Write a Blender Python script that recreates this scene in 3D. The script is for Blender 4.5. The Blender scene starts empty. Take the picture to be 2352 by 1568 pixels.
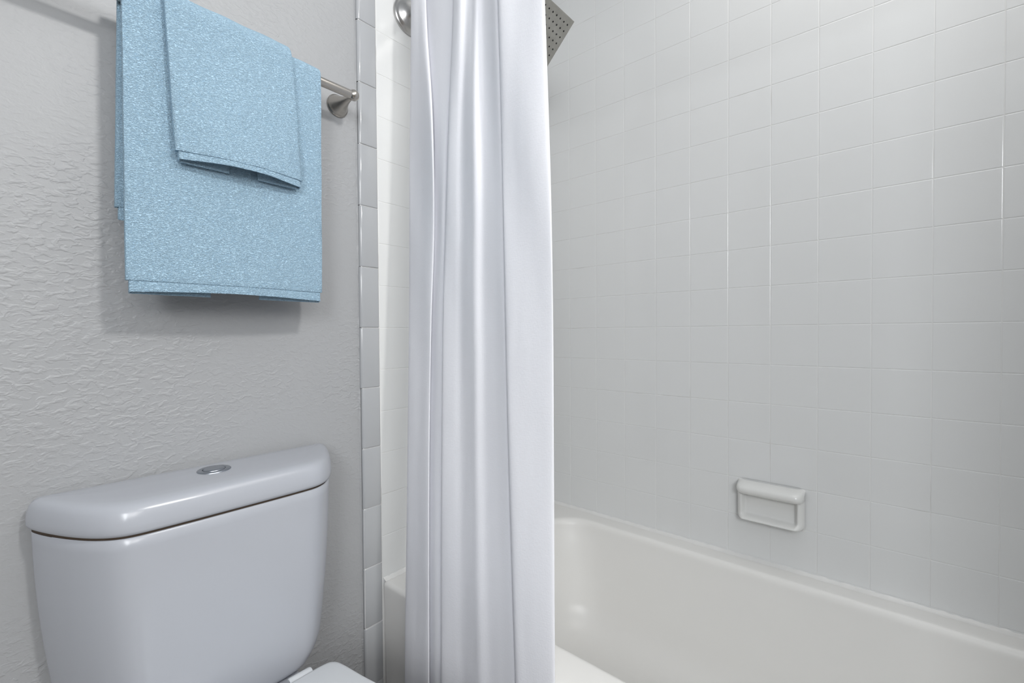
import bpy, bmesh, math, random
from mathutils import Vector, Matrix
random.seed(4)
C = bpy.context.scene.collection
ZO = 1.055            # height of the camera-level tile course above the floor
TL = 0.1095           # tile pitch, 4 1/4 inch tile plus grout

# ---------------------------------------------------------------- camera, world, lights, exposure
sc = bpy.context.scene
cd = bpy.data.cameras.new('camera'); cam = bpy.data.objects.new('camera', cd); C.objects.link(cam)
cd.sensor_width = 36; cd.lens = 36 * 1043.07 / 2352; cd.clip_start = .02
R = Vector((0.65167911, -0.75846243, -0.00700511)); U = Vector((0.0176327, 0.00591587, 0.99982703))
F = Vector((0.7582898, 0.65168991, -0.01722899))
M = Matrix((( R.x, U.x, -F.x, -1.41790865), (R.y, U.y, -F.y, -1.03265875), (R.z, U.z, -F.z, -0.01773768 + ZO), (0, 0, 0, 1)))
cam.matrix_world = M
sc.camera = cam
w = bpy.data.worlds.new('room_light'); sc.world = w; w.use_nodes = True
bg = w.node_tree.nodes['Background']; bg.inputs[0].default_value = (.90, .95, 1.0, 1); bg.inputs[1].default_value = 0.3
def area(name, loc, target, size, power, col, shape='DISK', sy=None):
    l = bpy.data.lights.new(name, 'AREA'); l.shape = shape; l.size = size; l.energy = power; l.color = col
    if sy: l.size_y = sy
    o = bpy.data.objects.new(name, l); C.objects.link(o); o.location = loc
    o.rotation_euler = (Vector(target) - Vector(loc)).to_track_quat('-Z', 'Y').to_euler()
    return o
area('ceiling_lamp', (-.90, -1.95, 2.38), (-.9, -.4, .9), .20, 12, (1, .985, .96))
area('alcove_fill', (-.42, -1.15, 2.42), (-.42, -1.15, 0), .6, 3.2, (1, .97, .93), 'RECTANGLE', .8)  # fill added over the tub to brighten the alcove, no known fixture
area('left_fill', (-2.95, -2.3, 1.75), (0, -1.1, .8), 1.0, 36, (.95, .975, 1.0), 'RECTANGLE', 1.1)  # added side fill for the tiled wall, no actual doorway
area('rear_fill', (-1.7, -3.12, 1.95), (-.8, -.4, 1.1), 1.8, 17, (1, .985, .96), 'RECTANGLE', .7)  # soft fill added behind the camera, not an actual fixture
area('ceiling_bounce_fill', (-1.7, -2.1, 1.5), (-1.6, -2.0, 2.44), 1.0, 8, (.97, .985, 1.0))  # added uplight: brightens upward surfaces off the ceiling, softens shadows
vs = sc.view_settings
vs.view_transform = 'Standard'; vs.look = 'None'; vs.gamma = 1; vs.exposure = 0.55; vs.use_curve_mapping = False

# ---------------------------------------------------------------- materials
def mat(name, col, rough=.5, metal=0, spec=.5, coat=0):
    m = bpy.data.materials.new(name); m.use_nodes = True; b = m.node_tree.nodes['Principled BSDF']
    b.inputs['Base Color'].default_value = (*col, 1); b.inputs['Roughness'].default_value = rough
    b.inputs['Metallic'].default_value = metal; b.inputs['Specular IOR Level'].default_value = spec
    b.inputs['Coat Weight'].default_value = coat
    return m
class G:
    def __init__(s, m): s.t = m.node_tree; s.b = s.t.nodes['Principled BSDF']; s.m = m
    def n(s, kind, **kw):
        x = s.t.nodes.new(kind)
        for k, v in kw.items():
            if k in x.inputs.keys(): x.inputs[k].default_value = v
            else: setattr(x, k, v)
        return x
    def l(s, a, b): s.t.links.new(a, b)
    def coord(s, scale=(1, 1, 1), rot=(0, 0, 0)):
        tc = s.n('ShaderNodeTexCoord'); mp = s.n('ShaderNodeMapping'); mp.inputs['Scale'].default_value = scale; mp.inputs['Rotation'].default_value = rot
        s.l(tc.outputs['Object'], mp.inputs[0]); return mp.outputs[0]
    def noise(s, vec, scale, detail=2, rough=.5, dist=0):
        x = s.n('ShaderNodeTexNoise'); x.inputs['Scale'].default_value = scale; x.inputs['Detail'].default_value = detail
        x.inputs['Roughness'].default_value = rough; x.inputs['Distortion'].default_value = dist; s.l(vec, x.inputs['Vector']); return x.outputs['Fac']
    def math(s, op, a, b=None):
        x = s.n('ShaderNodeMath', operation=op)
        for i, v in enumerate((a, b)):
            if v is None: continue
            if isinstance(v, (int, float)): x.inputs[i].default_value = v
            else: s.l(v, x.inputs[i])
        return x.outputs[0]
    def ramp(s, f, a, b, c0=(0, 0, 0), c1=(1, 1, 1)):
        r = s.n('ShaderNodeValToRGB'); r.color_ramp.elements[0].position = a; r.color_ramp.elements[1].position = b
        r.color_ramp.elements[0].color = (*c0, 1); r.color_ramp.elements[1].color = (*c1, 1); s.l(f, r.inputs[0]); return r.outputs[0]
    def bump(s, h, dist, strength=1, prev=None):
        x = s.n('ShaderNodeBump'); x.inputs['Distance'].default_value = dist; x.inputs['Strength'].default_value = strength
        s.l(h, x.inputs['Height'])
        if prev: s.l(prev, x.inputs['Normal'])
        s.l(x.outputs[0], s.b.inputs['Normal']); return x.outputs[0]

m_wall = mat('painted_drywall', (.375, .38, .388), .42); g = G(m_wall)
v = g.coord((1, 1, 1.7), (0, .5, 0))
n1 = g.ramp(g.noise(v, 70, 2, .5, .5), .46, .66); n2 = g.noise(g.coord((1, 1, 1)), 2.6, 2, .5)
patch = g.ramp(n2, .42, .60, (.22, .22, .22))
h = g.math('MULTIPLY', n1, patch); nb = g.bump(h, .0013, .60)
g.bump(g.noise(g.coord(), 380, 2), .0003, .5, nb)

m_tile = mat('glazed_white_tile', (.72, .727, .725), .13, spec=.55); g = G(m_tile)
g.bump(g.noise(g.coord(), 14, 2), .0009, .6)
m_grout = mat('white_grout', (.74, .74, .73), .5); g = G(m_grout)
g.l(g.ramp(g.noise(g.coord(), 5, 3, .6), .60, .74, (.74, .74, .73), (.46, .44, .41)), g.b.inputs['Base Color'])
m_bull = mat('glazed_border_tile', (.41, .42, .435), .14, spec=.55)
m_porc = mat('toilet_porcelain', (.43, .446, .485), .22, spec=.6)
m_seat = mat('white_seat_plastic', (.57, .59, .61), .22)
m_tub = mat('tub_enamel', (.80, .79, .767), .32, spec=.45); g = G(m_tub)
g.bump(g.noise(g.coord(), 5, 1), .002, .3)
m_caulk = mat('white_caulk', (.76, .755, .74), .2); g = G(m_caulk); g.bump(g.noise(g.coord((1, .25, 1)), 90, 2), .002, .7)
m_dish = mat('dish_ceramic', (.73, .73, .715), .15, spec=.6)
m_nickel = mat('brushed_nickel', (.50, .47, .43), .27, 1); g = G(m_nickel)
g.bump(g.noise(g.coord((8, 300, 300)), 1, 2), .0001, .3)
m_chrome = mat('satin_chrome', (.55, .54, .53), .30, 1)
m_button = mat('button_chrome', (.36, .385, .43), .3, 1)
m_head = mat('shower_head_steel', (.44, .43, .40), .38, 1); g = G(m_head)
g.l(g.ramp(g.noise(g.coord(), 30, 4, .7), .35, .75, (.46, .45, .42), (.36, .35, .32)), g.b.inputs['Base Color'])
m_black = mat('black_rubber', (.01, .01, .01), .6)
m_seam = mat('dark_brown_seam', (.06, .04, .025), .8)
m_ceil = mat('ceiling_paint', (.72, .75, .78), .8)
m_floor = mat('floor_vinyl', (.2, .17, .14), .5); g = G(m_floor)
g.l(g.ramp(g.noise(g.coord((3, 30, 1)), 3, 4, .6), .3, .7, (.2, .17, .14), (.14, .115, .095)), g.b.inputs['Base Color'])
m_trim = mat('white_trim_paint', (.75, .75, .74), .4)

m_towel = mat('blue_terry', (.40, .60, .76), .9, spec=.15); g = G(m_towel)
g.b.inputs['Sheen Weight'].default_value = .12; g.b.inputs['Sheen Tint'].default_value = (.8, .92, 1, 1)
v = g.coord((1, 1, 2.1), (0, .16, 0)); a = g.noise(v, 290, 2, .55, 1.0)
pile = g.ramp(a, .34, .62)
g.l(g.ramp(a, .36, .52, (.35, .53, .69), (.46, .655, .805)), g.b.inputs['Base Color'])  # hollows of the pile painted darker, shade put into the colour
g.bump(pile, .0020, .9)

m_curt = mat('white_linen', (.875, .88, .92), .85, spec=.2); g = G(m_curt)
tc = g.coord((1, 1, .35)); a = g.noise(tc, 420, 2, .5); b2 = g.noise(g.coord((1, 1, 9)), 90, 2, .5)
fine = g.math('ADD', a, g.math('MULTIPLY', b2, .6)); nb = g.bump(fine, .0006, .35)
soft = g.noise(g.coord((1, 1, .22)), 16, 2, .5); g.bump(soft, .006, .35, nb)
tr = g.n('ShaderNodeBsdfTranslucent'); tr.inputs['Color'].default_value = (.82, .83, .86, 1)
mix = g.n('ShaderNodeMixShader'); mix.inputs[0].default_value = .07
out = g.t.nodes['Material Output']; g.l(g.b.outputs[0], mix.inputs[1]); g.l(tr.outputs[0], mix.inputs[2]); g.l(mix.outputs[0], out.inputs[0])

# ---------------------------------------------------------------- helpers
def obj(name, bm, m, parent=None, smooth=True, loc=(0, 0, 0), recalc=True):
    if recalc: bmesh.ops.recalc_face_normals(bm, faces=bm.faces)
    me = bpy.data.meshes.new(name); bm.to_mesh(me); bm.free()
    for mm in (m if isinstance(m, (list, tuple)) else [m]): me.materials.append(mm)
    if smooth:
        for p in me.polygons: p.use_smooth = True
    o = bpy.data.objects.new(name, me); C.objects.link(o)
    if parent: o.parent = parent; o.matrix_parent_inverse = Matrix.Translation(-Vector(parent.location))
    o.location = loc
    return o
def thing(name, label, cat, loc=(0, 0, 0)):
    o = bpy.data.objects.new(name, None); C.objects.link(o); o.empty_display_size = .05
    o.location = loc; o['label'] = label; o['category'] = cat
    return o
def struct(name, bm, m, smooth=False, recalc=True):
    o = obj(name, bm, m, None, smooth, recalc=recalc); o['kind'] = 'structure'; return o
def box(bm, a, b, bevel=0, seg=3, mi=0):
    r = bmesh.ops.create_cube(bm, size=1); vs_ = r['verts']
    for v_ in vs_: v_.co = Vector([a[i] + (b[i] - a[i]) * (v_.co[i] + .5) for i in range(3)])
    fs = {f for v_ in vs_ for f in v_.link_faces}
    for f in fs: f.material_index = mi
    if bevel:
        es = list({e for v_ in vs_ for e in v_.link_edges})
        bmesh.ops.bevel(bm, geom=es, offset=bevel, segments=seg, profile=.5, affect='EDGES')
def loft(bm, rings, closed=True, cap0=False, cap1=False):
    vr = [[bm.verts.new(p) for p in r] for r in rings]
    n = len(vr[0])
    for a, b in zip(vr, vr[1:]):
        for i in range(n if closed else n - 1):
            j = (i + 1) % n; bm.faces.new((a[i], a[j], b[j], b[i]))
    if cap0: bm.faces.new(vr[0][::-1])
    if cap1: bm.faces.new(vr[-1])
    return vr
def lathe(bm, prof, origin, axis, n=48):
    """prof: (distance along axis, radius)"""
    ax = Vector(axis).normalized(); t = ax.orthogonal().normalized(); s = ax.cross(t); o = Vector(origin)
    rings = [[o + ax * d + (t * math.cos(2 * math.pi * k / n) + s * math.sin(2 * math.pi * k / n)) * max(r, 1e-5) for k in range(n)] for d, r in prof]
    loft(bm, rings, True, True, True)
def shade(o, angle=35):
    for e in o.data.edges: pass
    m_ = o.modifiers.new('edge_split', 'EDGE_SPLIT'); m_.split_angle = math.radians(angle)
def crom(pts, n):
    """Catmull-Rom through 2-D points, n samples per span"""
    out_ = []
    for i in range(len(pts) - 1):
        p0 = pts[max(i - 1, 0)]; p1 = pts[i]; p2 = pts[i + 1]; p3 = pts[min(i + 2, len(pts) - 1)]
        for k in range(n):
            t = k / n
            out_.append(tuple(.5 * (2 * b + (c - a) * t + (2 * a - 5 * b + 4 * c - d) * t * t + (3 * b - a - 3 * c + d) * t ** 3) for a, b, c, d in zip(p0, p1, p2, p3)))
    out_.append(tuple(pts[-1])); return out_
def lerp(x, xs, ys):
    if x <= xs[0]: return ys[0]
    for a, b, c, d in zip(xs, xs[1:], ys, ys[1:]):
        if x <= b: return c + (d - c) * (x - a) / (b - a)
    return ys[-1]
def sstep(t): t = min(1, max(0, t)); return t * t * (3 - 2 * t)

# ---------------------------------------------------------------- room shell
CE = 2.44; X0 = -.7985; X1 = -.7451; YW = .012
bm = bmesh.new(); box(bm, (-3.0, YW, 0), (.10, .12, CE)); struct('wall_left', bm, m_wall)
bm = bmesh.new(); box(bm, (.0007, -1.65, 0), (.10, YW, CE)); struct('wall_right', bm, m_grout)
bm = bmesh.new(); box(bm, (-.80, -1.65, 0), (.0035, -1.5307, CE)); struct('wall_near', bm, m_grout)
bm = bmesh.new(); box(bm, (-3.1, -3.3, 0), (-3.0, .12, CE)); struct('wall_back', bm, m_wall)
bm = bmesh.new(); box(bm, (-3.0, -3.3, 0), (.10, -3.2, CE)); struct('wall_front', bm, m_wall)
bm = bmesh.new(); box(bm, (.0007, -3.2, 0), (.10, -1.65, CE)); struct('wall_side', bm, m_wall)
bm = bmesh.new(); box(bm, (-3.0, -3.2, -.06), (.10, .12, 0)); struct('floor', bm, m_floor)
bm = bmesh.new(); box(bm, (-3.0, -3.2, CE), (.10, .12, CE + .06)); struct('ceiling', bm, m_ceil)
bm = bmesh.new(); box(bm, (-3.0, -.001, 0), (X0 - .002, YW, .085), .004, 2); o = struct('baseboard_left', bm, m_trim)

# glazed tiles: each pillow-edged, standing 1.2 mm proud of its grout bed
def tile(bm, o, u, v_, n, w_, h_, tilt=.0012, ed=.0020):
    """o corner, u/v in-plane unit axes, n outward; w,h size"""
    ga = .0004
    a = random.uniform(-tilt, tilt); b = random.uniform(-tilt, tilt)
    def P(s, t, d): return o + u * s + v_ * t + n * (d + a * (s - w_ / 2) + b * (t - h_ / 2))
    r = []
    for ins, d in ((ga, -.0009), (ga + .0003, -.0004), (ga + ed * .5, -.0001), (ga + ed, 0)):
        r.append([bm.verts.new(P(s, t, d)) for s, t in ((ins, ins), (w_ - ins, ins), (w_ - ins, h_ - ins), (ins, h_ - ins))])
    for p, q in zip(r, r[1:]):
        for i in range(4): bm.faces.new((p[i], p[(i + 1) % 4], q[(i + 1) % 4], q[i]))
    bm.faces.new(r[-1])
X, Y, Z = Vector((1, 0, 0)), Vector((0, 1, 0)), Vector((0, 0, 1))
rows = []
z = ZO - 6 * TL; rows.append((z - TL * .10, z)) if False else None
k = 6
while True:
    z0 = ZO - k * TL; z1 = min(z0 + TL, CE)
    if z0 > CE - .01: break
    rows.append((z0, z1)); k -= 1
rows.insert(0, (ZO - 6 * TL - .025, ZO - 6 * TL))
cols = [(0, .905 * TL)]; y = .905 * TL
while y < 1.52: cols.append((y, min(y + TL, 1.53))); y += TL
bm = bmesh.new()
for z0, z1 in rows:
    for y0, y1 in cols:
        tile(bm, Vector((.0, -y0, z0)), -Y, Z, -X, y1 - y0, z1 - z0)
o = struct('wall_right_tiles', bm, m_tile, False, False); o.name = 'wall_tiled'
bm = bmesh.new()
xs = [0]; x = X1
ex = []
while x < -.01: ex.append((x, min(x + TL, 0))); x += TL
for z0, z1 in rows:
    for x0, x1 in ex: tile(bm, Vector((x0, 0, z0)), X, Z, -Y, x1 - x0, z1 - z0)
box(bm, (X1 - .001, .0007, .0), (0.0, YW - .001, CE), mi=1)
struct('wall_end', bm, [m_tile, m_grout], False)
bm = bmesh.new()
for z0, z1 in rows:
    for x0, x1 in ex: tile(bm, Vector((x1, -1.53, z0)), -X, Z, Y, x1 - x0, z1 - z0)
struct('wall_opposite', bm, m_tile, False, False)
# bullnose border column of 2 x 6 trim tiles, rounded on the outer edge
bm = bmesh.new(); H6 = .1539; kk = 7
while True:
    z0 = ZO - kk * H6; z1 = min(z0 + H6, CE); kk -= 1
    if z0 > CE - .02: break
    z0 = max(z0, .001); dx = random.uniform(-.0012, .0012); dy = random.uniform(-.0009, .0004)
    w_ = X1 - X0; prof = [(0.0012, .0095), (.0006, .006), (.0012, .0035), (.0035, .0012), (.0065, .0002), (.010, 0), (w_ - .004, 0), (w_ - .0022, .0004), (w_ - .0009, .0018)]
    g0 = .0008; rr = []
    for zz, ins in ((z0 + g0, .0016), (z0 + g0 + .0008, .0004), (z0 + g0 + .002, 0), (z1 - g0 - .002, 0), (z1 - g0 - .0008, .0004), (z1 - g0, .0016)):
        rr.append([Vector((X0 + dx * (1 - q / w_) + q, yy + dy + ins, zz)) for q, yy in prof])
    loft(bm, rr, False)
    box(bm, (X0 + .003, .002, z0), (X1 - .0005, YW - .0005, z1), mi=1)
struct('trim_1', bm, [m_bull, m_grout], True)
o = bpy.data.objects['trim_1']; shade(o, 40)
# ragged painted caulk line where the drywall meets the tile edge
bm = bmesh.new(); rr = []
for i in range(241):
    zz = .02 + (CE - .03) * i / 240
    a = .0022 + .0012 * math.sin(i * 1.7) * math.sin(i * .37) + random.uniform(0, .0008)
    rr.append([Vector((X0 - a, YW + .0002, zz)), Vector((X0 - a * .4, YW - .0016, zz)), Vector((X0 + .0012, YW - .0035, zz))])
loft(bm, rr, False); struct('trim_2', bm, m_wall, True)

# ---------------------------------------------------------------- bathtub
tub = thing('bathtub', 'white enamelled bathtub set between the tiled alcove walls', 'bathtub', (-.37, -.76, 0))
RZ = ZO - .665
def rrect(x0, x1, y0, y1, r, z, n=10, m_=14):
    """rounded rectangle with fixed vertex count"""
    pts = []
    cs = ((x1 - r, y1 - r, 0), (x0 + r, y1 - r, 90), (x0 + r, y0 + r, 180), (x1 - r, y0 + r, 270))
    cor = [[(cx + r * math.cos(math.radians(a0 + 90 * i / n)), cy + r * math.sin(math.radians(a0 + 90 * i / n))) for i in range(n + 1)] for cx, cy, a0 in cs]
    for i in range(4):
        pts += cor[i]; p = cor[i][-1]; q = cor[(i + 1) % 4][0]
        for k_ in range(1, m_): pts.append((p[0] + (q[0] - p[0]) * k_ / m_, p[1] + (q[1] - p[1]) * k_ / m_))
    return [Vector((a, b, z)) for a, b in pts]
bm = bmesh.new(); OX, OY0, OY1 = -.7445, -1.5295, -.0015; IX = -.0015
R_ = []
R_.append(rrect(OX + .006, IX, OY0, OY1, .004, .004))
R_.append(rrect(OX + .002, IX, OY0, OY1, .004, RZ - .08))
R_.append(rrect(OX, IX, OY0, OY1, .006, RZ - .025))
for a in range(0, 91, 15):
    q = math.radians(a); R_.append(rrect(OX + .012 * (1 - math.cos(q)), IX, OY0, OY1, .006, RZ - .012 + .012 * math.sin(q)))
bx0, bx1, by0, by1 = -.640, -.073, -1.43, -.115
R_.append(rrect(OX + .045, IX - .004, OY0 + .01, OY1 - .01, .02, RZ + .0005))
R_.append(rrect(bx0 - .032, bx1 + .024, by0 - .03, by1 + .03, .12, RZ - .0003))
for a in range(0, 91, 15):
    q = math.radians(a); k_ = .020 * (1 - math.sin(q)); R_.append(rrect(bx0 - k_, bx1 + k_ * .7, by0 - k_, by1 + k_, .12, RZ - .024 * (1 - math.cos(q))))
dep = .345
for t in (.08, .2, .35, .5, .65, .78, .88, .95, .985, 1.0):
    s = .075 * t + .11 * max(0, (t - .72) / .28) ** 2.2
    zz = RZ - .024 - (dep - .024) * (1 - (1 - t) ** 1.15 if t < 1 else 1)
    R_.append(rrect(bx0 + s * .75, bx1 - s * .75, by0 + s * 1.9, by1 - s, .13, zz))
R_.append(rrect(bx0 + .26, bx1 - .26, by0 + .5, by1 - .4, .02, RZ - dep - .004))
loft(bm, R_, True, False, True)
o = obj('tub_shell', bm, m_tub, tub)
# caulk bead: along the long wall and the end wall
def bead(path, nrm, zt, h_, d_, nn=140):
    rr_ = []
    for i in range(nn + 1):
        p = path[0].lerp(path[1], i / nn); j = 1 + .22 * math.sin(i * 2.1) * math.sin(i * .61) + random.uniform(-.08, .08)
        rr_.append([p + nrm * (-.0008) + Z * (zt + h_ * j - p.z), p + nrm * d_ * .35 * j + Z * (zt + h_ * .45 * j - p.z), p + nrm * d_ * j + Z * (zt + .0004 - p.z)])
    return rr_
bm = bmesh.new()
loft(bm, bead((Vector((-.0005, -1.52, RZ)), Vector((-.0005, -.004, RZ))), -X, RZ, .006, .012), False)
loft(bm, bead((Vector((-.001, -.0005, RZ)), Vector((-.742, -.0005, RZ))), -Y, RZ, .007, .010), False)
o = obj('caulk_bead', bm, m_caulk, tub)
bm = bmesh.new()
loft(bm, [[Vector((OX + .013 - .006 * math.cos(t_) , -.0005 - .006 * math.sin(t_), zz)) for t_ in (0, .6, 1.1, 1.57)] for zz in [.004 + i * (RZ - .02) / 60 for i in range(61)]], False)
obj('corner_caulk', bm, m_caulk, tub)

# ---------------------------------------------------------------- soap dish
dish = thing('soap_dish', 'white ceramic soap dish with raised bar on the tiled wall', 'soap dish', (0, -.757, ZO - .495))
bm = bmesh.new(); NY, NZ = 96, 72; W_, Hh = .166, .114; gr = []
def dishH(u, v_):
    """u across (-1..1), v up (-1..1): height off the wall in metres"""
    y_ = abs(u) * W_ / 2; z_ = v_ * Hh / 2
    r = .020; dx = max(0, y_ - (W_ / 2 - r)); dz = max(0, abs(z_) - (Hh / 2 - r)); e = r - math.hypot(dx, dz)
    edge = min(r, min(W_ / 2 - y_, Hh / 2 - abs(z_), e if (dx and dz) else 9)); edge = max(0, edge)
    fr = .028 * math.sqrt(max(0, 1 - (1 - edge / r) ** 2)) if edge < r else .028
    # recess
    ry = W_ / 2 - .014; z0 = -Hh / 2 + .014; z1 = Hh / 2 - .030
    dy = (ry - y_); dzz = min(z_ - z0, z1 + .03 - z_)
    q = min(dy, dzz)
    cr = .012
    if dy < cr and (z_ - z0) < cr: q = cr - math.hypot(cr - dy, cr - (z_ - z0))
    rec = sstep((q + .001) / .010)
    base = fr * (1 - rec) + rec * (.0075 + .006 * sstep((z_ - z0) / -.04 + 1))
    # shelf lip along the bottom
    lip = .013 * math.exp(-((z_ + Hh / 2 - .010) / .0075) ** 2) * sstep((W_ / 2 - y_) / .02)
    # bulging bar on top
    zc = Hh / 2 - .0195; t = (z_ - zc) / .0195; q2 = 1 - abs(t) ** 2.4 - (y_ / (W_ / 2 + .0005)) ** 12
    bar = .046 * math.sqrt(q2) if q2 > 0 else 0
    return max(base + lip, bar, .0002)
for j in range(NZ + 1):
    v_ = -1 + 2 * j / NZ; row = []
    for i in range(NY + 1):
        u_ = -1 + 2 * i / NY; row.append(Vector((-dishH(u_, v_), -.757 - u_ * W_ / 2, ZO - .4955 + v_ * Hh / 2)))
    gr.append(row)
loft(bm, gr, False)
# back plate closing it against the tile
o = obj('dish_body', bm, m_dish, dish)
o.modifiers.new('s', 'SMOOTH').iterations = 5

# ---------------------------------------------------------------- towel bar
BY, BZ, BX = -.063, ZO + .5375, -.848
tb = thing('towel_bar', 'brushed nickel towel bar fixed to the grey wall under the towels', 'towel bar', (-1.15, YW, BZ))
bm = bmesh.new(); lathe(bm, [(0, .0094), (.608, .0094)], (-1.456, BY, BZ), X, 32); o = obj('bar', bm, m_nickel, tb); shade(o, 50)
for px in (BX, -1.456):
    bm = bmesh.new()
    L_ = YW - BY
    lathe(bm, [(0, .0262), (.0022, .0268), (.0040, .0262), (.0048, .0246), (.0060, .0244), (.012, .0215), (.022, .0165), (.034, .0115), (.046, .0082), (.056, .0066), (.062, .0064), (.068, .0070)], (px, YW, BZ), -Y, 56)
    o = obj('post', bm, m_nickel, tb); shade(o, 60)
    bm = bmesh.new(); bmesh.ops.create_uvsphere(bm, u_segments=32, v_segments=20, radius=.0124, matrix=Matrix.Translation((px, BY - .001, BZ)))
    obj('finial', bm, m_nickel, tb)

# ---------------------------------------------------------------- towels
def towel(name, label, prof_f, prof_b, r_in, top_off, xl, xr, flap_l, flap_r, gap, belly, z_front, z_back, hem, drift, flare=0, drop=.004):
    """A towel folded in a flat tube and draped over the bar.
    v runs from the front bottom edge up over the bar and down the back."""
    root = thing(name, label, 'towel', ((xl(1) + xr(1)) / 2, BY, z_front))
    # cross section samples: (s across 0..1 from the left fold, layer 0 inner flap .. 1 outer)
    def section(inset=0.0):
        pts = []
        nfl = 14
        for i in range(nfl): pts.append((flap_l * (1 - i / nfl), 0, 0))
        for i in range(1, 8):
            a = math.pi * i / 8; pts.append((0 - .45 * math.sin(a) * gap, (1 - math.cos(a)) / 2, 0))
        nf = 44
        for i in range(nf + 1): pts.append((i / nf, 1, math.sin(math.pi * i / nf)))
        for i in range(1, 8):
            a = math.pi * i / 8; pts.append((1 + .45 * math.sin(a) * gap, (1 + math.cos(a)) / 2, 0))
        for i in range(nfl + 1): pts.append((1 - (1 - flap_r) * i / nfl, 0, 0))
        return pts
    def path(z_from, z_to_back, n1, n2):
        P_ = []
        for i in range(n1):
            t = i / n1; zz = z_from + (BZ - z_from) * t
            P_.append((BY - r_in - drift * (1 - t) ** 1.2 * ((BZ - z_from) / (BZ - z_front)), zz, (-1, 0), sstep(1 - (zz - z_front) / (BZ - z_front)), 1))
        for i in range(13):
            a = math.pi * i / 12; P_.append((BY - r_in * math.cos(a), BZ + r_in * math.sin(a), (-math.cos(a), math.sin(a)), 0, 1 - i / 12))
        for i in range(1, n2 + 1):
            t = i / n2; zz = BZ + (z_to_back - BZ) * t
            P_.append((BY + r_in, zz, (1, 0), .55 * t, 0))
        return P_
    def sheet(P_, inset, dropk):
        rr_ = []
        sec = section()
        for (py, pz, nn, bf, side) in P_:
            f = (pz - z_front) / (BZ - z_front); L_ = xl(f); Rr = xr(f); wd = Rr - L_ - 2 * inset; row = []
            for s, lay, bl in sec:
                fl = -flare * (1 - side) * bf * 2 * (1 - s)
                xx = L_ + inset + s * wd if 0 <= s <= 1 else (L_ + inset + s * .012 if s < 0 else Rr - inset + (s - 1) * .012)
                d = lay * gap + belly * bl * bf * lay + .0006 * math.sin(xx * 90 + pz * 40)
                zz = pz + nn[1] * d + (0 if nn[1] else (dropk * bl * lay - drop * (1 - lay) * dropk / .006) * (1 if bf > .9 * (.55 if nn[0] > 0 else 1) else 0))
                row.append(Vector((xx + fl, py + nn[0] * d, zz)))
            rr_.append(row)
        return rr_
    bm = bmesh.new(); loft(bm, sheet(path(z_front + hem, z_back + hem, 40, 26), 0, 0), False)
    o = obj('towel_body', bm, m_towel, root)
    m_ = o.modifiers.new('thickness', 'SOLIDIFY'); m_.thickness = .0042; m_.offset = 0
    m_ = o.modifiers.new('round', 'BEVEL'); m_.width = .0012; m_.segments = 2; m_.limit_method = 'ANGLE'; m_.angle_limit = math.radians(60)
    for which in (0, 1):
        if which == 0:
            P_ = [p for p in path(z_front, z_back, 60, 2) if p[1] < z_front + hem + .003 and p[4] == 1 and p[1] < BZ]
            P_.append((P_[-1][0], z_front + hem + .0035, P_[-1][2], P_[-1][3], 1))
            P_ = [(a, b, c, 1 if b < z_front + .002 else d, e) for a, b, c, d, e in P_]
            P_ = [P_[0]] + [P_[-1]] if len(P_) < 3 else P_
        else:
            P_ = [(BY + r_in, z_back + hem + .0035, (1, 0), .50, 0), (BY + r_in, z_back + hem * .5, (1, 0), .53, 0), (BY + r_in, z_back, (1, 0), .55, 0)]
        bm = bmesh.new(); loft(bm, sheet(P_, .0028, .004), False)
        o = obj('hem', bm, m_towel, root); m_ = o.modifiers.new('thickness', 'SOLIDIFY'); m_.thickness = .0016; m_.offset = 0
        m_ = o.modifiers.new('round', 'BEVEL'); m_.width = .0008; m_.segments = 2; m_.limit_method = 'ANGLE'; m_.angle_limit = math.radians(60)
    return root
towel('bath_towel', 'large light blue bath towel draped directly on the nickel bar', None, None, .0122, 0,
      lambda f: -1.2655 + .003 * f, lambda f: -.9445 + .0065 * f, .365, .625, .0078, .014, ZO + .0545, ZO + .177, .0185, .004, .006)
towel('hand_towel', 'small light blue hand towel layered over the front of the larger towel', None, None, .0270, 0,
      lambda f: -1.2005 - .0095 * f, lambda f: -.9935 - .0115 * f, .38, .62, .0080, .019, ZO + .2795, ZO + .30, .0135, .012, .0)

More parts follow.
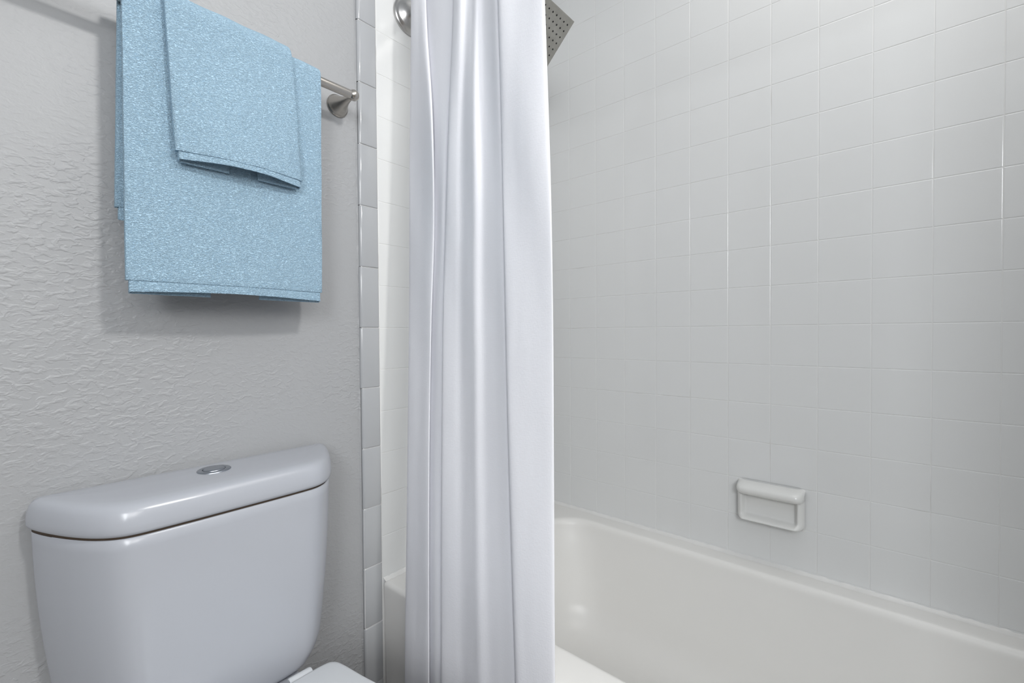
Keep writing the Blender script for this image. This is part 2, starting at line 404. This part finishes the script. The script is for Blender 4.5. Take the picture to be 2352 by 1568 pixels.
# ---------------------------------------------------------------- shower curtain, rod
CURT = [
 (0.95, [(-0.6777,-0.0856),(-0.6827,-0.0742),(-0.6876,-0.0733),(-0.6912,-0.0835),(-0.6917,-0.1063),(-0.695,-0.1252),(-0.6938,-0.1356),(-0.6881,-0.1251),(-0.6812,-0.1183),(-0.6818,-0.1292),(-0.6848,-0.1799),(-0.6826,-0.2221),(-0.6764,-0.229),(-0.6846,-0.2348),(-0.692,-0.24),(-0.6961,-0.2503),(-0.6941,-0.2667),(-0.6879,-0.2784),(-0.6914,-0.2985),(-0.6957,-0.3162),(-0.6871,-0.3263),(-0.6856,-0.3456),(-0.687,-0.3645),(-0.6751,-0.3689),(-0.6855,-0.3732),(-0.6952,-0.3769),(-0.7004,-0.3879),(-0.6976,-0.415),(-0.6931,-0.4456),(-0.6876,-0.4784),(-0.6836,-0.4818),(-0.6788,-0.475),(-0.6741,-0.4615)]),
 (0.75, [(-0.6887,-0.0965),(-0.6937,-0.0852),(-0.6986,-0.0844),(-0.7022,-0.0945),(-0.7029,-0.121),(-0.706,-0.1431),(-0.7048,-0.1533),(-0.6991,-0.143),(-0.6922,-0.1361),(-0.6928,-0.1468),(-0.6958,-0.1919),(-0.6936,-0.229),(-0.6875,-0.2359),(-0.6956,-0.2417),(-0.703,-0.2469),(-0.7071,-0.2572),(-0.7051,-0.2745),(-0.6989,-0.2868),(-0.7024,-0.3074),(-0.7067,-0.3256),(-0.6981,-0.3363),(-0.6966,-0.3562),(-0.698,-0.3758),(-0.6861,-0.38),(-0.6965,-0.3844),(-0.7062,-0.3882),(-0.7114,-0.3989),(-0.7086,-0.4274),(-0.7041,-0.459),(-0.6986,-0.4932),(-0.6946,-0.4965),(-0.6898,-0.4897),(-0.6851,-0.4765)]),
 (0.50, [(-0.7025,-0.1059),(-0.7075,-0.0947),(-0.7123,-0.094),(-0.7159,-0.1041),(-0.7168,-0.145),(-0.7198,-0.1803),(-0.7185,-0.19),(-0.7128,-0.1799),(-0.7058,-0.173),(-0.7064,-0.1833),(-0.7095,-0.2084),(-0.7074,-0.2268),(-0.7013,-0.2337),(-0.7094,-0.2396),(-0.7167,-0.2448),(-0.7207,-0.2553),(-0.7186,-0.2763),(-0.7127,-0.2918),(-0.716,-0.3149),(-0.7201,-0.3349),(-0.7119,-0.3486),(-0.7105,-0.3716),(-0.7117,-0.3942),(-0.6997,-0.3981),(-0.7102,-0.4025),(-0.7199,-0.4064),(-0.7252,-0.417),(-0.7223,-0.4457),(-0.7178,-0.4774),(-0.7123,-0.5117),(-0.7082,-0.515),(-0.7034,-0.5083),(-0.6987,-0.4953)]),
 (0.25, [(-0.7162,-0.1182),(-0.7212,-0.1072),(-0.726,-0.1066),(-0.7296,-0.1167),(-0.7306,-0.1604),(-0.7335,-0.198),(-0.7322,-0.2075),(-0.7265,-0.1974),(-0.7195,-0.1905),(-0.72,-0.2007),(-0.7232,-0.217),(-0.7212,-0.227),(-0.7152,-0.2338),(-0.7231,-0.2398),(-0.7304,-0.2451),(-0.7343,-0.2556),(-0.7319,-0.2798),(-0.7266,-0.2984),(-0.7296,-0.3234),(-0.7333,-0.3448),(-0.7259,-0.3616),(-0.7246,-0.3871),(-0.7254,-0.4121),(-0.7134,-0.4157),(-0.7239,-0.4202),(-0.7336,-0.4242),(-0.7389,-0.4347),(-0.7361,-0.4634),(-0.7315,-0.495),(-0.726,-0.5294),(-0.7219,-0.5325),(-0.7171,-0.526),(-0.7123,-0.5133)]),
 (0.00, [(-0.73,-0.1305),(-0.7349,-0.1198),(-0.7397,-0.1193),(-0.7433,-0.1293),(-0.7444,-0.1679),(-0.7471,-0.2005),(-0.7459,-0.21),(-0.7402,-0.1999),(-0.7333,-0.1929),(-0.7338,-0.2032),(-0.737,-0.2204),(-0.735,-0.2311),(-0.729,-0.2378),(-0.7369,-0.2439),(-0.7441,-0.2493),(-0.748,-0.2597),(-0.7452,-0.2862),(-0.7405,-0.3072),(-0.7432,-0.3334),(-0.7465,-0.3556),(-0.7399,-0.3748),(-0.7387,-0.4021),(-0.7391,-0.4285),(-0.727,-0.4319),(-0.7376,-0.4365),(-0.7473,-0.4405),(-0.7526,-0.4508),(-0.7498,-0.4787),(-0.7453,-0.5093),(-0.7397,-0.5425),(-0.7356,-0.5455),(-0.7307,-0.539),(-0.726,-0.5266)]),
 (-0.25, [(-0.7438,-0.1393),(-0.7487,-0.1288),(-0.7534,-0.1284),(-0.757,-0.1383),(-0.7581,-0.1758),(-0.7608,-0.2073),(-0.7596,-0.2167),(-0.7539,-0.2066),(-0.747,-0.1995),(-0.7476,-0.2097),(-0.7507,-0.2278),(-0.7487,-0.2396),(-0.7428,-0.2461),(-0.7506,-0.2522),(-0.7577,-0.2577),(-0.7617,-0.2681),(-0.7585,-0.2962),(-0.7544,-0.3192),(-0.7567,-0.3463),(-0.7597,-0.3691),(-0.7538,-0.3902),(-0.7528,-0.4189),(-0.7528,-0.4465),(-0.7406,-0.4494),(-0.7513,-0.4541),(-0.7611,-0.4582),(-0.7664,-0.4684),(-0.7635,-0.4937),(-0.759,-0.522),(-0.7534,-0.5524),(-0.7493,-0.5554),(-0.7444,-0.5489),(-0.7397,-0.5366)]),
 (-0.50, [(-0.7575,-0.1481),(-0.7624,-0.1377),(-0.7671,-0.1374),(-0.7707,-0.1473),(-0.7718,-0.1859),(-0.7745,-0.2184),(-0.7733,-0.2277),(-0.7676,-0.2176),(-0.7608,-0.2106),(-0.7613,-0.2206),(-0.7644,-0.2381),(-0.7624,-0.2493),(-0.7565,-0.2556),(-0.7643,-0.2618),(-0.7714,-0.2673),(-0.7753,-0.2777),(-0.7719,-0.3075),(-0.7683,-0.3326),(-0.7703,-0.3607),(-0.7729,-0.384),(-0.7678,-0.4072),(-0.7668,-0.4373),(-0.7665,-0.4659),(-0.7543,-0.4686),(-0.7649,-0.4734),(-0.7748,-0.4775),(-0.7801,-0.4875),(-0.7772,-0.5098),(-0.7727,-0.5351),(-0.7671,-0.5622),(-0.763,-0.565),(-0.7581,-0.5586),(-0.7534,-0.5465)]),
 (-0.75, [(-0.7631,-0.146),(-0.768,-0.1356),(-0.7727,-0.1353),(-0.7762,-0.1452),(-0.7774,-0.1864),(-0.7799,-0.2213),(-0.7787,-0.2305),(-0.7731,-0.2204),(-0.7663,-0.2133),(-0.7669,-0.2234),(-0.7699,-0.2409),(-0.768,-0.2519),(-0.7621,-0.2583),(-0.7698,-0.2646),(-0.7769,-0.2701),(-0.7808,-0.2805),(-0.7771,-0.312),(-0.7739,-0.3388),(-0.7757,-0.3678),(-0.778,-0.3918),(-0.7735,-0.4167),(-0.7727,-0.4482),(-0.772,-0.4778),(-0.7597,-0.4804),(-0.7704,-0.4851),(-0.7803,-0.4892),(-0.7857,-0.4991),(-0.7828,-0.519),(-0.7782,-0.5418),(-0.7726,-0.566),(-0.7685,-0.5687),(-0.7636,-0.5624),(-0.7589,-0.5503)]),
 (-1.00, [(-0.7632,-0.1412),(-0.768,-0.1307),(-0.7727,-0.1302),(-0.7762,-0.1403),(-0.7774,-0.1821),(-0.7799,-0.2172),(-0.7787,-0.2265),(-0.7731,-0.2163),(-0.7663,-0.2093),(-0.7669,-0.2194),(-0.7699,-0.237),(-0.768,-0.2482),(-0.7621,-0.2546),(-0.7699,-0.2609),(-0.7769,-0.2664),(-0.7808,-0.2768),(-0.7768,-0.3083),(-0.7741,-0.3361),(-0.7756,-0.365),(-0.7775,-0.3889),(-0.7737,-0.4148),(-0.773,-0.4467),(-0.772,-0.4762),(-0.7597,-0.4789),(-0.7704,-0.4836),(-0.7803,-0.4877),(-0.7857,-0.4976),(-0.7828,-0.5174),(-0.7782,-0.5403),(-0.7726,-0.5644),(-0.7685,-0.5672),(-0.7636,-0.5609),(-0.7589,-0.5487)]),
]

rod = thing('curtain_rod', 'satin metal shower curtain rod with domed wall flange above the tub', 'curtain rod', (-.645, 0, ZO + .849))
bm = bmesh.new(); lathe(bm, [(.004, .0127), (1.526, .0127)], (-.645, 0, ZO + .849), -Y, 40); o = obj('rod_tube', bm, m_chrome, rod); shade(o, 50)
for yy, dr in ((0, -1), (-1.53, 1)):
    bm = bmesh.new(); lathe(bm, [(.0002, .0470), (.003, .0478), (.006, .0468), (.0075, .0440), (.010, .0425), (.014, .0405), (.0165, .0375), (.019, .0330), (.024, .0275), (.031, .0225), (.040, .0190), (.048, .0175), (.050, .0165), (.050, .0131)], (-.645, yy, ZO + .849), Y * dr, 64)
    o = obj('wall_flange', bm, m_chrome, rod); shade(o, 60)
    bm = bmesh.new(); lathe(bm, [(.0485, .0150), (.052, .0150), (.052, .0129)], (-.645, yy, ZO + .849), Y * dr, 40); obj('flange_seal', bm, m_black, rod)
cur = thing('shower_curtain', 'white fabric shower curtain bunched in long folds outside the tub', 'shower curtain', (-.76, -.33, .05))
NS = 7
lv = [(z, crom(r, NS)) for z, r in CURT]; lv.sort()
nz = 150; rings = []
zs = [a for a, _ in lv]
for j in range(nz + 1):
    z = zs[0] + (zs[-1] - zs[0]) * j / nz
    k = max(i for i in range(len(zs)) if zs[i] <= z + 1e-9); k = min(k, len(zs) - 2); t = (z - zs[k]) / (zs[k + 1] - zs[k])
    p0 = lv[max(k - 1, 0)][1]; p1 = lv[k][1]; p2 = lv[k + 1][1]; p3 = lv[min(k + 2, len(zs) - 1)][1]
    ring = []
    for a, b, c, d in zip(p0, p1, p2, p3):
        q = [.5 * (2 * b[i] + (c[i] - a[i]) * t + (2 * a[i] - 5 * b[i] + 4 * c[i] - d[i]) * t * t + (3 * b[i] - a[i] - 3 * c[i] + d[i]) * t ** 3) for i in range(2)]
        ring.append(q)
    out2 = []; n_ = len(ring)
    for i, q in enumerate(ring):
        s = i / n_
        # soft slanting drag folds that fade towards the bottom
        a = .0045 * math.sin(34 * s + 3.2 * z + 1.0) * sstep((z + .6) / 1.4) + .0028 * math.sin(47 * s + 9 * z + 2 * math.sin(3 * z)) * sstep((z + .3) / 1.0) + .0022 * math.sin(61 * s - 5.0 * z) * sstep((z + .2) / 1.0) + .0012 * math.sin(20 * s + 7 * z)
        e = min(1, min(i, n_ - 1 - i) / 24)
        out2.append(Vector((q[0] - .66 * a * e, q[1] - .5 * a * e, z + ZO)))
    rings.append(out2)
bm = bmesh.new(); loft(bm, rings, False)
o = obj('curtain_cloth', bm, m_curt, cur); m_ = o.modifiers.new('thickness', 'SOLIDIFY'); m_.thickness = .0012; m_.offset = 0
for yy in (-.135, -.20, -.265, -.33, -.395, -.46):      # hooks that carry the cloth on the rod
    bm = bmesh.new(); c_ = Vector((-.664, yy, ZO + .852)); rr = []
    for k in range(32):
        t = 2 * math.pi * k / 32; d = Vector((math.cos(t), 0, math.sin(t)))
        rr.append([c_ + d * .034 + (d * math.cos(q * math.pi / 4) + Y * math.sin(q * math.pi / 4)) * .0017 for q in range(8)])
    rr.append([p.copy() for p in rr[0]]); loft(bm, rr); bmesh.ops.remove_doubles(bm, verts=bm.verts, dist=1e-6)
    obj('curtain_ring', bm, m_chrome, cur)

# ---------------------------------------------------------------- shower head
hd = thing('showerhead', 'square metal rain shower head with rows of black nozzles', 'shower head', (-.37, -.224, ZO + .83))
K = Vector((-.27, -.297, ZO + .8966)); e1 = -X; a = math.radians(43); e2 = Vector((0, math.cos(a), -math.sin(a))); nn = e1.cross(e2).normalized()
if nn.z > 0: nn = -nn
S_ = .198
bm = bmesh.new(); box(bm, (0, 0, 0), (S_, S_, .0075), .0012, 2)
Mx = Matrix(((e1.x, e2.x, -nn.x, K.x), (e1.y, e2.y, -nn.y, K.y), (e1.z, e2.z, -nn.z, K.z), (0, 0, 0, 1)))
bm.transform(Mx); o = obj('head_plate', bm, m_head, hd, False)
noz = None
for i in range(10):
    for j in range(10):
        p = Mx @ Vector((.018 + .018 * i, .018 + .018 * j, -.0001))
        if noz is None:
            bm = bmesh.new(); lathe(bm, [(-.0005, .0024), (.0006, .0024), (.0012, .0015)], (0, 0, 0), nn, 12)
            me = bpy.data.meshes.new('nozzle'); bm.to_mesh(me); bm.free(); me.materials.append(m_black); noz = me
        o = bpy.data.objects.new('nozzle', noz); C.objects.link(o); o.parent = hd; o.matrix_parent_inverse = Matrix.Translation(-Vector(hd.location)); o.location = p
ctr = Mx @ Vector((S_ / 2, S_ / 2, .0075))
bm = bmesh.new(); lathe(bm, [(0, .020), (.006, .020), (.012, .014), (.026, .013), (.030, .010)], ctr, -nn, 32); o = obj('swivel_joint', bm, m_chrome, hd); shade(o)
bm = bmesh.new(); pts = [(ctr - nn * .026), (ctr - nn * .05), Vector((-.369, -.13, ZO + .925)), Vector((-.369, -.06, ZO + .93)), Vector((-.369, -.001, ZO + .93))]
cp = crom([tuple(p) for p in pts], 8); rr = []
for i, p in enumerate(cp):
    p = Vector(p); d = (Vector(cp[min(i + 1, len(cp) - 1)]) - Vector(cp[max(i - 1, 0)])).normalized(); s_ = d.cross(X).normalized()
    rr.append([p + (X * math.cos(t_ * math.pi / 10) + s_ * math.sin(t_ * math.pi / 10)) * .0105 for t_ in range(20)])
loft(bm, rr, True, True, True); obj('shower_arm', bm, m_chrome, hd)
bm = bmesh.new(); lathe(bm, [(.0002, .030), (.003, .030), (.008, .022), (.010, .012)], (-.369, 0, ZO + .93), -Y, 40); o = obj('arm_flange', bm, m_chrome, hd); shade(o)

# ---------------------------------------------------------------- toilet
TX = -1.141
toi = thing('toilet', 'white two-piece toilet with lidded tank against the grey textured wall', 'toilet', (TX, -.35, 0))
def outline(h, d, z, n=16, off=0):
    """tank plan: h half width scale, d depth scale; flat back, faceted bowed front"""
    half = [(0, -.178), (.06, -.178), (.118, -.1765), (.142, -.1735), (.158, -.166), (.172, -.154), (.187, -.135), (.204, -.106), (.219, -.074), (.231, -.044), (.2385, -.020), (.2400, -.008), (.236, 0.0), (.226, .0035), (.12, .0035), (0, .0035)]
    pts = half + [(-a, b) for a, b in half[-2:0:-1]]
    pts = crom(pts + [pts[0]], 4)[:-1]
    return [Vector((TX + a * h, (b - .0035) * d + .0035, z)) for a, b in pts]
def inset(ring, k, z, cyy=-.085):
    return [Vector((TX + (p.x - TX) * (1 - k / .24), cyy + (p.y - cyy) * (1 - k / .09), z)) for p in ring]
zt, zb = ZO - .2655, ZO - .312
base = outline(1.0, 1.0, zb)
prof = [(.020, zb - .0005), (.005, zb - .0005), (.0015, zb + .0015), (0, zb + .006), (.0, zb + .014), (.0012, zb + .024), (.0035, zb + .033), (.0062, zb + .0385), (.0105, zb + .0425), (.016, zb + .0450), (.024, zb + .0465), (.045, zb + .0475), (.075, zt + .0015)]
bm = bmesh.new(); loft(bm, [inset(base, k_, z_) for k_, z_ in prof], True, True, True)
lid = obj('tank_lid', bm, m_porc, toi)
bm = bmesh.new(); tz = zb - .0050; bz = ZO - .668
prof = []
for i in range(21):
    t = i / 20; z_ = tz + (bz - tz) * t
    hw = .2375 - .004 * t - .030 * t ** 2.0 ; dp = 1.0 - .03 * t
    prof.append((hw / .24, dp, z_, 0))
rings_ = []
for i, (hs, dp, z_, _) in enumerate(prof):
    dist = z_ - bz
    if i == 20: continue
    r_ = .055; k_ = 0
    if dist < r_: k_ = r_ * (1 - math.sqrt(max(0, 1 - (1 - dist / r_) ** 2)))
    rg = outline(hs, dp, z_); rg = [Vector((TX + (p.x - TX) * (1 - k_ * 1.0 / .2), -.085 + (p.y + .085) * (1 - k_ * .28 / .09), z_)) for p in rg]
    rings_.append(inset(rg, .0035, z_))
for dist in (.012, .007, .003, .0008, 0):
    z_ = bz + dist; r_ = .055; k_ = r_ * (1 - math.sqrt(max(0, 1 - (1 - dist / r_) ** 2)))
    rg = outline((.2035) / .24, .97, z_); rings_.append([Vector((TX + (p.x - TX) * (1 - k_ / .2), -.085 + (p.y + .085) * (1 - (k_ * .28 + .0035 + (.012 - dist) * .6) / .09), z_)) for p in rg])
top = [inset(outline(.2375 / .24, 1, tz), .012, tz + .0012), inset(outline(.2375 / .24, 1, tz), .0050, tz + .0010)]
loft(bm, top + rings_, True, True, True); obj('tank', bm, m_porc, toi)
# dark brown strip in the seam between lid and tank
bm = bmesh.new(); loft(bm, [inset(base, .0062, zb + .001), inset(base, .0062, zb - .0055)], True, True, True); obj('lid_seam', bm, m_seam, toi)['label'] = 'dark brown seam under the lid'
# flush button
bt = (TX - .005, -.075, zt + .0012)
bm = bmesh.new(); lathe(bm, [(-.004, .0265), (.0010, .0268), (.0024, .0255), (.0028, .0235), (.0020, .0185), (-.001, .0178)], bt, Z, 56); ring = obj('flush_button', bm, m_button, toi); ring['label'] = 'round chrome flush button'; shade(ring, 50)
bm = bmesh.new(); lathe(bm, [(-.002, .0170), (.0022, .0170), (.0034, .0160), (.0038, .012), (.0034, 0)], bt, Z, 48)
o = obj('push_plate', bm, m_button, ring); shade(o, 50); o.matrix_parent_inverse = Matrix()
# bowl and deck
def egg(hw, yb, yf, z, n=56, sq=2.4):
    """elongated bowl plan, back at yb (near wall), front at yf"""
    pts = []
    for i in range(n):
        t = 2 * math.pi * i / n; c, s = math.cos(t), math.sin(t)
        yy = yb + (yf - yb) * .5 * (1 - s)
        k_ = abs(c) ** (2 / sq) * (1 if c > 0 else -1)
        front = sstep((yb - yy) / (yb - yf) * 1.1 - .1)
        pts.append(Vector((TX + hw * k_ * (1 - .0 * front), yy, z)))
    return pts
bm = bmesh.new(); zr = ZO - .672
rings_ = [egg(.105, -.10, -.52, .002), egg(.108, -.10, -.52, .03), egg(.098, -.12, -.50, .10), egg(.105, -.12, -.55, .18), egg(.140, -.16, -.64, .26), egg(.172, -.19, -.70, .33), egg(.178, -.20, -.712, zr - .02), egg(.176, -.20, -.71, zr - .004), egg(.170, -.205, -.705, zr), egg(.13, -.26, -.665, zr), egg(.12, -.27, -.65, zr - .03), egg(.09, -.30, -.60, zr - .14), egg(.04, -.36, -.5, zr - .2)]
loft(bm, rings_, True, True, True); obj('bowl', bm, m_porc, toi)
bm = bmesh.new(); box(bm, (TX - .112, -.262, zr - .05), (TX + .112, -.03, zr + .003), .006, 3); obj('bowl_deck', bm, m_porc, toi)
# seat and cover
def seat_ring(k_, z_, yb=-.222, yf=-.700):
    ctl = [(0, yb), (.08, yb), (.125, yb - .001), (.140, yb - .008), (.1475, yb - .026), (.156, yb - .08), (.170, yb - .155), (.182, yb - .235), (.182, yb - .30), (.168, yb - .37), (.135, yb - .43), (.08, yb - .468), (0, yf + .002)]
    pts = ctl + [(-a, b) for a, b in ctl[-2:0:-1]]; pts = crom(pts + [pts[0]], 4)[:-1]
    cy = (yb + yf) / 2
    return [Vector((TX + a * (1 - k_ / .17), cy + (b - cy) * (1 - k_ / .24), z_)) for a, b in pts]
zs_ = ZO - .6245
bm = bmesh.new(); loft(bm, [seat_ring(k_, z_) for k_, z_ in ((.03, zs_ - .016), (.004, zs_ - .016), (.001, zs_ - .013), (0, zs_ - .009), (.001, zs_ - .004), (.004, zs_ - .0008), (.008, zs_), (.05, zs_ + .003), (.12, zs_ + .004))], True, True, True)
obj('seat_cover', bm, m_seat, toi)
bm = bmesh.new(); zq = zs_ - .018
loft(bm, [seat_ring(k_, z_) for k_, z_ in ((.03, zq - .020), (.006, zq - .020), (.003, zq - .016), (.003, zq - .004), (.007, zq), (.03, zq + .0005))], True, True, True); obj('seat', bm, m_seat, toi)
for s in (-1, 1):
    bm = bmesh.new(); lathe(bm, [(0, .010), (.002, .011), (.038, .011), (.040, .010)], (TX + s * .085 - .02, -.212, zs_ - .014), X, 24); o = obj('hinge', bm, m_seat, toi); shade(o)
# small plastic post between tank bottom and deck on both sides, rear water line
bm = bmesh.new(); lathe(bm, [(0, .0065), (.20, .0065)], (TX - .12, -.045, ZO - .86), Z, 16)
lathe(bm, [(0, .015), (.02, .015)], (TX - .12, -.045, ZO - .672), Z, 12); obj('water_line', bm, m_chrome, toi)
